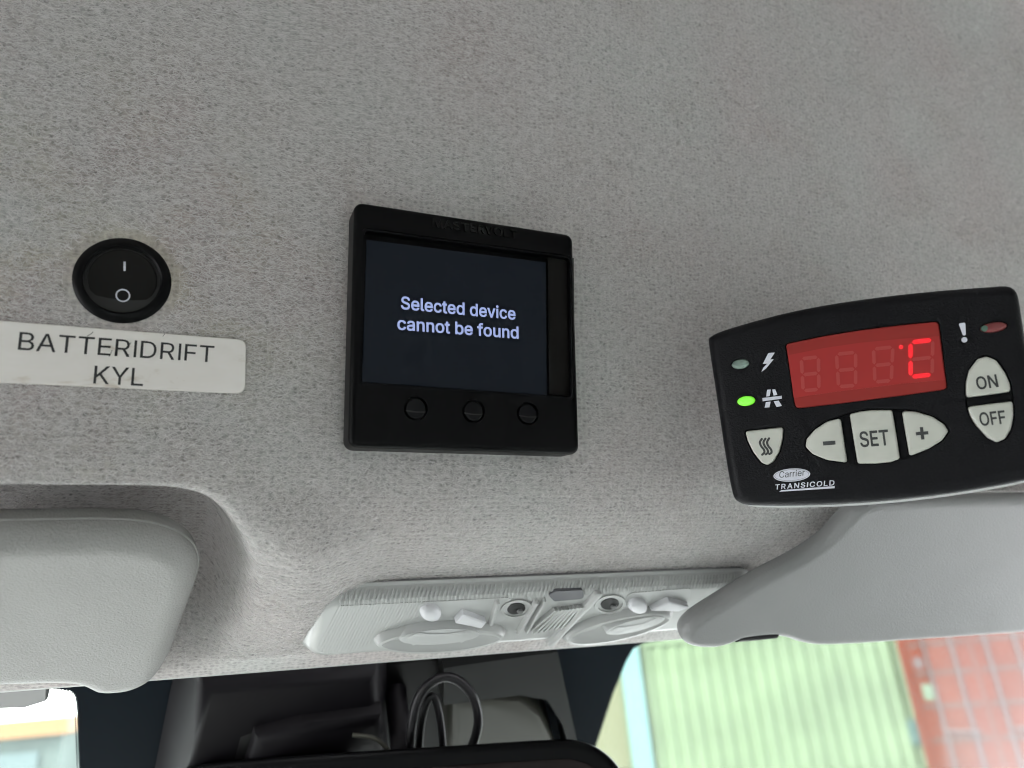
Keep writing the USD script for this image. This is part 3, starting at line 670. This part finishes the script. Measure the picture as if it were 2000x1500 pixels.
def dish(px, py, rx, ry, tilt, name, mm):
    obj(name, loft(Polygon(ell(ft_, px, py, rx, ry, tilt)), [(0, -0.0005), (0.0004, 0.0012), (0.002, 0.0034), (0.0034, 0.0036), (0.005, 0.0022), (0.009, 0.0008), (0.014, 0.0002)], ft_, n=64), mm, lamp, 40)
dish(858, 1240, 130, 27, -4, "reading_lens", lens_mat)
obj("lens_insert", loft(Polygon(ell(ft_, 855, 1228, 82, 17, -4)), [(0, 0.0), (0.001, 0.0042), (0.01, 0.0046)], ft_, n=48), lens_grey, lamp + "/reading_lens", 40)
dish(1205, 1218, 112, 25, -13, "reading_lens", lens_mat)
obj("lens_insert", loft(Polygon(ell(ft_, 1235, 1208, 62, 13, -14)), [(0, 0.0), (0.001, 0.0042), (0.008, 0.0046)], ft_, n=48), lens_grey, lamp + "/reading_lens_001", 40)
for P, B, W in (([(815, 1176), (1000, 1166), (985, 1214), (880, 1216), (820, 1206)], [(840 + 21 * math.cos(t), 1191 + 13 * math.sin(t)) for t in np.arange(20) * math.pi / 10], [(885, 1206), (902, 1187), (948, 1204), (938, 1217)]),
                ([(1222, 1158), (1350, 1148), (1345, 1178), (1300, 1176), (1225, 1188)], [(1243 + 19 * math.cos(t), 1178 + 12 * math.sin(t)) for t in np.arange(20) * math.pi / 10], [(1262, 1183), (1302, 1164), (1345, 1176), (1320, 1185)])):
    k_ = obj("rocker_pocket", loft(rounded(ft_.pts(P), 0.003), [(0, -0.001), (0, 0.0003)], ft_, step=0.001), lens_grey, lamp)
    obj("rocker_knob", loft(rounded(ft_.pts(B), 0.002), [(0, 0.0), (0.0001, 0.0016), (0.0005, 0.0026), (0.0012, 0.0034), (0.0022, 0.0038)], ft_, step=0.0006), lens_white, k_, 50)
    obj("rocker_key", loft(rounded(ft_.pts(W), 0.0008), [(0, 0.0), (0.0003, 0.003), (0.001, 0.0034)], ft_, step=0.0006), lens_white, k_, 30)
for c_ in ((1008, 1188), (1191, 1179)):
    q = obj("screw_hole", loft(Polygon(ell(ft_, *c_, 18, 10.5, -8)), [(0, -0.001), (0, 0.0004)], ft_, n=32), recess_dark, lamp, 30)
    obj("screw", loft(Polygon(ell(ft_, c_[0] + 7, c_[1] + 4, 7, 4, -8)), [(0, 0.0), (0.0004, 0.0012), (0.0012, 0.0014)], ft_, n=20), clip_grey, q, 30)
    obj("screw_boss", plain(Polygon(ell(ft_, *c_, 31, 18, -8)).difference(Polygon(ell(ft_, *c_, 25, 14, -8))), ft_, -0.0004, 0.0012), lens_mat, lamp)
obj("sensor_pocket", loft(rounded(ft_.pts([(1070, 1160), (1085, 1153), (1138, 1151), (1140, 1168), (1082, 1173)]), 0.0015), [(0, -0.001), (0, 0.0005)], ft_, step=0.001), mat("dark_sensor", (0.07, 0.07, 0.08), 0.4), lamp)
for k in range(9):                              # fan of ribs between the two lenses
    a, b = ft_.p(1083 + k * 7.2, 1186 - k * 0.9), ft_.p(1030 + k * 10.5, 1232 - abs(k - 1) * 2.2)
    d = b - a; nrm = np.array([-d[1], d[0]]) / np.linalg.norm(d) * 0.0008
    obj("fan_rib", plain([a + nrm, a - nrm, b - nrm * 0.6, b + nrm * 0.6], ft_, -0.0004, 0.0026), lens_mat, lamp)
for a, b, w_ in (((1165, 1158), (1075, 1252), 0.0022), ((970, 1172), (958, 1212), 0.0012), ((1045, 1172), (1012, 1230), 0.0011), ((1062, 1168), (1028, 1228), 0.0009)):
    a, b = ft_.p(*a), ft_.p(*b); d = (b - a) / np.linalg.norm(b - a); nrm = np.array([-d[1], d[0]]) * w_
    obj("rib_bar", loft(LineString([a, b]).buffer(w_), [(0, -0.0005), (0.0001, 0.0018), (w_ * 0.5, 0.0026)], ft_, step=0.0008), lens_mat, lamp, 40)

# ------------------------------------------------------------------ sun visors
def visor(name, label, fr, pix, T, r, m_, drop=0.0):
    """Two vinyl shells welded along the widest line of the round edge."""
    t = thing(name, label, "sun visor", O=fr.O, group="sun visors over the windscreen")
    hb = (lambda y: -r + drop * min(max((y - 1150) / 150, 0), 1))
    out = Polygon(arcpoly(np.array([fr.p(a, b, hb(b)) for a, b in pix]), 5)).buffer(0)
    lay = [(r * (1 - math.cos(a)), -r + (T - r) * math.sin(a)) for a in np.linspace(-math.pi / 2, 0, 8)] + [(r * (1 - math.cos(a)), -r + r * math.sin(a)) for a in np.linspace(0, math.pi / 2, 9)[1:]] + [(r * 1.12, 0.00003), (r * 1.5, 0.00005)]
    obj("board", loft(out, lay, fr, step=0.002, grid=True), m_, t, 50)
    if not drop: return t, out
    R = ring_of(out.buffer(0.00005), step=0.002); R = np.vstack([R, R[:1]])
    obj("welded_seam", tube(fr.w(np.column_stack([R, np.full(len(R), -r)])), 0.0005, 6, False), m_, t, True)
    return t, out
fv = fu.up(0.006)
vl = [(-260, 1017), (-100, 1016), (60, 1014), (190, 1012), (280, 1017), (340, 1034), (376, 1060), (387, 1092), (381, 1125), (362, 1185), (342, 1250), (326, 1305), (300, 1342), (262, 1361), (218, 1368), (180, 1366), (150, 1353), (122, 1349), (60, 1350), (-100, 1356), (-260, 1362)]
tv, vout = visor("sun_visor", "grained grey sun visor folded up in its recess beneath the white label", fv, vl, 0.019, 0.009, visor_mat, 0.0085)
obj("clip", loft(rounded(fv.pts([(-120, 1330), (95, 1330), (93, 1368), (48, 1382), (-120, 1384)], -0.008), 0.001), [(0, -0.017), (0, -0.009), (0.0008, -0.0075)], fv, step=0.001), clip_grey, tv, 30)
tl = 0.30                                        # the right visor hangs a little open
fvr0 = fu.up(0.012)
pr = fvr0.w(np.append(fvr0.p(1750, 985), 0.0)[None])[0]
fr2 = Frame(pr, (1, 0, 0), fu.V * math.cos(tl) + fu.N * math.sin(-tl))
vr = [(1752, 972), (1700, 975), (1668, 988), (1640, 1016), (1610, 1048), (1560, 1082), (1480, 1124), (1400, 1172), (1352, 1204), (1330, 1230), (1332, 1248), (1352, 1257), (1385, 1259), (1415, 1253), (1440, 1243), (1470, 1238), (1500, 1236), (1530, 1240), (1562, 1250), (1620, 1254), (1800, 1243), (2000, 1229), (2300, 1205), (2330, 1150), (2320, 1000), (2200, 968), (1950, 968)]
tr, _ = visor("sun_visor", "smooth grey sun visor hanging slightly open under the controller, right of the lamp", fr2, vr, 0.012, 0.0045, visor_mat2)
obj("pivot_pin", tube([fr2.w(np.append(fr2.p(*p), -0.004)[None])[0] for p in ((1446, 1250), (1484, 1247), (1522, 1243))], 0.0036, 16), housing_purple, tr, 40)

# ------------------------------------------------------------------ sensor and mirror covers on the glass
def hull_body(fr, pix, layers, step=0.003):
    return loft(Polygon(arcpoly(fr.pts(pix), 4)).buffer(0), layers, fr, step=step)
sc_ = thing("sensor_cover", "charcoal plastic sensor cover on the windscreen, left of the cable loop", "cover", O=fw.O)
def raised(fr, pix, hb, ht, inset, r): return loft(rounded(fr.pts(pix, ht * 0.6), 0.004), [(0, hb)] + [(inset * t, hb + (ht - hb - r) * t) for t in (0.5, 1.0)] + [(inset + r * (1 - math.cos(a)), ht - r + r * math.sin(a)) for a in (0.5, 1.0, 1.57)], fr, step=0.002)
def block(fr, front, ht, flare, r):
    """Convex cover: a rounded front outline at height ht that flares out to the glass."""
    F_ = Polygon(fr.pts(front, ht)).convex_hull; pts = []
    for q, h in ((F_.buffer(flare), 0.0), (F_.buffer(flare * 0.35), ht * 0.6), (F_, ht - r), (F_.buffer(-r * 0.3), ht - r * 0.3), (F_.buffer(-r), ht)):
        R = np.array(q.exterior.coords); pts.append(np.column_stack([R, np.full(len(R), h)]))
    m = trimesh.convex.convex_hull(np.vstack(pts)); m.vertices = fr.w(m.vertices)
    return m
obj("upper_shell", block(fw, [(398, 1345), (738, 1318), (748, 1640), (330, 1640), (372, 1450)], 0.030, 0.012, 0.005), housing_purple, sc_, 40)
fwl = fw.up(0.028)
obj("gap", block(fwl, [(470, 1440), (560, 1406), (744, 1378), (750, 1640), (415, 1640)], 0.0022, 0.0, 0.0004), recess_dark, sc_, 40)
obj("lower_shell", block(fwl, [(500, 1446), (590, 1424), (746, 1404), (752, 1640), (440, 1640)], 0.010, 0.0015, 0.005), housing_purple, sc_, 40)
mc = thing("mirror_mount_cover", "grey and beige plastic mount cover on the windscreen, right of the cable loop", "cover", O=fw.O)
obj("rim", plain(Polygon(fw.pts([(862, 1288), (1082, 1258), (1122, 1440), (1170, 1640), (862, 1640)], 0.02)).difference(rounded(fw.pts([(850, 1362), (1010, 1342), (1062, 1352), (1092, 1400), (1108, 1450), (1150, 1700), (850, 1700)], 0.02), 0.004)), fw, 0.0, 0.026), housing_grey, mc)
obj("inner_cover", block(fw, [(880, 1374), (960, 1366), (1020, 1372), (1060, 1402), (1084, 1450), (1120, 1640), (880, 1640)], 0.027, 0.003, 0.006), housing_beige, mc, 40)
obj("bracket", block(fw, [(738, 1296), (870, 1282), (872, 1640), (745, 1640)], 0.012, 0.002, 0.002), black_satin, mc, 40)
cb = thing("cable_loop", "black looped cable above the mirror", "cable", O=at(870, 1400, 0.40))
fcb = Frame(at(870, 1420, 0.392), RGT, UPV)
def cable(P, r, h0=0.0, h1=0.0):
    q = arcpoly(P, 10, False); return tube([fcb.w(np.append(fcb.p(a, b), h0 + (h1 - h0) * i / len(q))[None])[0] for i, (a, b) in enumerate(q)], r, 14)
obj("outer_strand", cable([(797, 1590), (800, 1470), (806, 1405), (822, 1356), (858, 1329), (892, 1334), (922, 1366), (933, 1410), (927, 1452), (905, 1510), (900, 1590)], 0.0025, 0.0, -0.008), cable_mat, cb, True)
obj("inner_strand", cable([(816, 1590), (816, 1470), (824, 1405), (840, 1372), (854, 1402), (862, 1470), (864, 1590)], 0.0020, -0.008, -0.008), cable_mat, cb, True)
obj("tail_strand", cable([(690, 1432), (728, 1438), (750, 1454), (764, 1482), (768, 1590)], 0.0011, 0.002), housing_beige, cb, True)
# ------------------------------------------------------------------ mirror
fm = Frame(at(820, 1500, 0.375), (RGT * math.cos(0.055) + UPV * math.sin(0.055)), UPV * 0.96 + FWD * 0.25)
mr = thing("rear_view_mirror", "top of the black framed rear view mirror below the cable loop", "mirror", O=fm.O)
mo = [(330, 1530), (362, 1502), (430, 1489), (620, 1475), (850, 1461), (1080, 1447), (1130, 1449), (1170, 1464), (1206, 1496), (1230, 1545), (1240, 1640), (1210, 1740), (1100, 1770), (420, 1800), (330, 1760), (310, 1640)]
mP = Polygon(arcpoly(fm.pts(mo), 5)).buffer(0)
obj("frame", loft(mP, [(0.008, -0.024), (0.002, -0.012), (0, -0.003)] + [(0.004 * (1 - math.cos(a)), -0.003 + 0.003 * math.sin(a)) for a in (0.4, 0.8, 1.2, 1.57)], fm, step=0.002), black_satin, mr, 45)
obj("mirror_glass", loft(mP.buffer(-0.0085), [(0, -0.0005), (0, 0.0003), (0.0006, 0.0006)], fm, step=0.002), mirror_mat, mr, 30)
obj("stem", tube([fm.w(np.array([[-0.01, -0.02, -0.02]]))[0], at(780, 1420, 0.41), at(772, 1340, 0.425)], 0.006, 16), housing_purple, mr, True)

# ------------------------------------------------------------------ outdoors
obj("ground", trimesh.Trimesh(np.array([[-600, -600, 0], [600, -600, 0], [600, 600, 0], [-600, 600, 0]], float), [[0, 1, 2], [0, 2, 3]]), ground_mat, kind="structure", label="pale concrete yard")
green_paint = mat("green_paint", (0.066, 0.0915, 0.0505), 0.5, var=0.2, vscale=0.9)
green_dark = mat("teal_patch", (0.0407, 0.0740, 0.0703), 0.5)
red_paint = mat("red_paint", (0.068, 0.0145, 0.0075), 0.8, specular_ior_level=0.1, var=0.12, vscale=1.5)
red_dark = mat("red_gasket", (0.035, 0.013, 0.010), 0.8)
rod_metal = mat("pale_rod", (0.055, 0.040, 0.042), 0.6, specular_ior_level=0.2)
white_paint = mat("white_paint", (0.5180, 0.5180, 0.5180), 0.5)
cyan_paint = mat("pale_cyan_paint", (0.0666, 0.1258, 0.1295), 0.5)
def ground_frame(px, dist, turn):
    d = ray(px, 1300); d = np.array([d[0], d[1], 0]); d /= np.linalg.norm(d); P = np.array([0, 0, 0]) + d * dist
    a = math.radians(turn); r = np.array([math.cos(a), -math.sin(a), 0])
    return Frame((P[0], P[1], 0), r, (0, 0, 1))   # U right, V up, N towards the viewer
def corrugated(W, H0, H1, pitch, dep, fr):
    u, h = [0.0], [0.0]; x_ = 0.0
    while x_ + pitch < W:
        for a, b in ((0.26, 0), (0.5, -dep), (0.76, -dep), (1.0, 0)): u.append(x_ + a * pitch); h.append(b)
        x_ += pitch
    u.append(W); h.append(0)
    n = len(u); V = np.array([[a, y_, b] for y_ in (H0, H1) for a, b in zip(u, h)]); i = np.arange(n - 1)
    return trimesh.Trimesh(fr.w(V), np.vstack([np.stack([i, i + 1, i + n + 1], 1), np.stack([i, i + n + 1, i + n], 1)]), process=False)
fg = ground_frame(1262, 16.4, 27)
g = thing("shipping_container", "pale green corrugated shipping container seen side-on through the windscreen", "container", O=fg.O)
obj("corrugated_side", corrugated(5.80, 0.18, 2.74, 0.278, 0.055, fg), green_paint, g)
obj("body", box(fg, -0.1, 5.95, 0.14, 2.86, -2.4, -0.075), green_paint, g)
obj("top_rail", box(fg, -0.12, 5.97, 2.74, 2.9, -0.055, 0.03), green_paint, g)
obj("bottom_rail", box(fg, -0.12, 5.97, 0.02, 0.18, -0.055, 0.03), green_paint, g)
obj("corner_post", box(fg, -0.50, -0.121, 0.0, 2.9, -0.3, 0.05), cyan_paint, g, label="pale cyan corner post")
obj("corner_post", box(fg, 5.80, 5.97, 0.18, 2.74, -0.05, 0.04), green_paint, g)
obj("teal_placard", box(fg, 4.78, 5.6, 0.55, 0.98, 0.001, 0.012), green_dark, g)
fy = ground_frame(1120, 20.0, 27)
yk = thing("shipping_container", "pale yellow shipping container left of the green one, beyond the black glass border", "container", O=fy.O)
obj("body", box(fy, -1.6, 1.25, 0.1, 2.6, -2.4, 0.0), mat("pale_yellow_paint", (0.0888, 0.0903, 0.0518), 0.5), yk)
obj("corner_post", box(fy, 1.1, 1.27, 0.0, 2.6, 0.001, 0.03), green_paint, yk)
fr3 = ground_frame(1764, 17.2, 47)
r_ = thing("shipping_container", "red shipping container showing its door end with pale lock rods", "container", O=fr3.O)
obj("body", box(fr3, -0.02, 2.46, 0.06, 2.59, -6.0, -0.05), red_paint, r_)
for x0_, x1_ in ((0.10, 1.20), (1.235, 2.33)):
    d_ = obj("door", box(fr3, x0_, x1_, 0.16, 2.5, -0.049, 0.0), red_paint, r_)
    for yb in (0.66, 1.24, 1.82, 2.34):
        obj("crease", box(fr3, x0_ + 0.06, x1_ - 0.05, yb - 0.06, yb, 0.0, 0.02), red_dark, d_)
    for rx in (0.33, 0.80) if x0_ < 1 else (0.24, 0.72):
        rd = obj("lock_rod", tube([fr3.w(np.array([[x0_ + rx, y_, 0.05]]))[0] for y_ in (0.1, 2.56)], 0.028, 10), rod_metal, d_, True)
    obj("handle", tube([fr3.w(np.array([[x0_ + 0.3, 0.78, 0.08]]))[0], fr3.w(np.array([[x0_ + 0.9, 0.74, 0.08]]))[0]], 0.025, 8), rod_metal, d_)
for x0_ in (-0.02, 2.34):
    obj("corner_post", box(fr3, x0_, x0_ + 0.115, 0.0, 2.59, -0.049, 0.03), red_paint, r_)
obj("sill", box(fr3, 0.096, 2.339, 0.02, 0.155, -0.049, 0.03), red_paint, r_)
obj("header", box(fr3, 0.096, 2.339, 2.505, 2.59, -0.049, 0.03), red_paint, r_)
obj("door_gasket", box(fr3, 1.203, 1.232, 0.16, 2.5, -0.03, 0.012), red_dark, r_)
obj("white_placard", plain(np.column_stack([0.27 + 0.09 * np.cos(np.arange(24) * math.pi / 12), 1.98 + 0.11 * np.sin(np.arange(24) * math.pi / 12)]), fr3, 0.002, 0.01), rod_metal, r_)
obj("green_placard", box(fr3, 0.22, 0.40, 1.32, 1.60, 0.002, 0.012), mat("green_placard", (0.0518, 0.0740, 0.0481), 0.5), r_)
# far shed seen under the left visor
fs = ground_frame(60, 16.0, 2)
sh = thing("yard_shed", "low teal shed with an orange roof edge seen under the left sun visor", "shed", O=fs.O)
obj("wall", box(fs, -4.0, 0.62, 0.0, 2.13, -2.0, 0.0), mat("teal_wall", (0.0555, 0.0740, 0.0703), 0.6, var=0.2, vscale=2.0), sh)
obj("roof", box(fs, -4.2, 0.70, 2.13, 2.40, -2.2, 0.12), mat("orange_roof", (0.1924, 0.1036, 0.0481), 0.6), sh)
for k in range(3):
    obj("wall_panel", box(fs, -3.2 + k * 1.25, -2.2 + k * 1.25, 0.2, 1.9, 0.0, 0.04), mat(f"wall_panel_{'abc'[k]}", ((0.08, 0.10, 0.10), (0.10, 0.11, 0.09), (0.065, 0.09, 0.095))[k], 0.6), sh)
ft2 = ground_frame(135, 18.0, 2)
tr_ = thing("parked_trailer", "white box trailer with a red stripe beside the shed", "trailer", O=ft2.O)
obj("box", box(ft2, -0.2, 3.0, 0.7, 2.35, -2.4, 0.0), white_paint, tr_)
obj("stripe", box(ft2, -0.2, 3.0, 1.75, 1.92, 0.001, 0.01), red_paint, tr_)
for x_ in (0.5, 2.2):
    c_ = trimesh.creation.cylinder(0.42, 0.25, sections=24); c_.vertices = ft2.w(np.asarray(c_.vertices) + [x_, 0.42, -0.3]); obj("wheel", c_, dash_mat, tr_, 30)
# weeds at the foot of the containers
leaf = usdkit.material(stage, "/World/Looks/weed_leaf", {"d": ("diffuse_bsdf", {"color": (0.07, 0.10, 0.03)}), "t": ("translucent_bsdf", {"color": (0.08, 0.12, 0.03)}), "m": ("mix_closure", {"fac": 0.35})}, [("d.BSDF", "m.closure1"), ("t.BSDF", "m.closure2")], surface="m.closure")
weeds = []
for k, (px, dist, hh) in enumerate(((1600, 13.0, 0.55), (1730, 12.6, 0.42), (1860, 12.2, 0.36), (1930, 12.0, 0.52))):
    fb = ground_frame(px, dist, 25); V, F = [], []
    for b in range(420):
        cx, cn = rng.normal(0, 0.42), rng.normal(0, 0.2); h_ = hh * rng.uniform(0.4, 1.0) * math.exp(-(cx / 0.9) ** 2); w_ = rng.uniform(0.015, 0.04); lx = rng.normal(0, 0.15)
        i0 = len(V); V += [[cx - w_, 0, cn], [cx + w_, 0, cn], [cx + lx * 0.5 + w_, h_ * 0.6, cn + 0.03], [cx + lx, h_, cn + rng.normal(0, 0.08)], [cx + lx * 0.5 - w_, h_ * 0.6, cn]]
        F += [[i0, i0 + 1, i0 + 2], [i0, i0 + 2, i0 + 4], [i0 + 4, i0 + 2, i0 + 3]]
    weeds.append(trimesh.Trimesh(fb.w(np.array(V)), F, process=False))
obj("weeds", trimesh.util.concatenate(weeds), leaf, label="low green weeds at the foot of the containers", cat="weeds", kind="stuff")
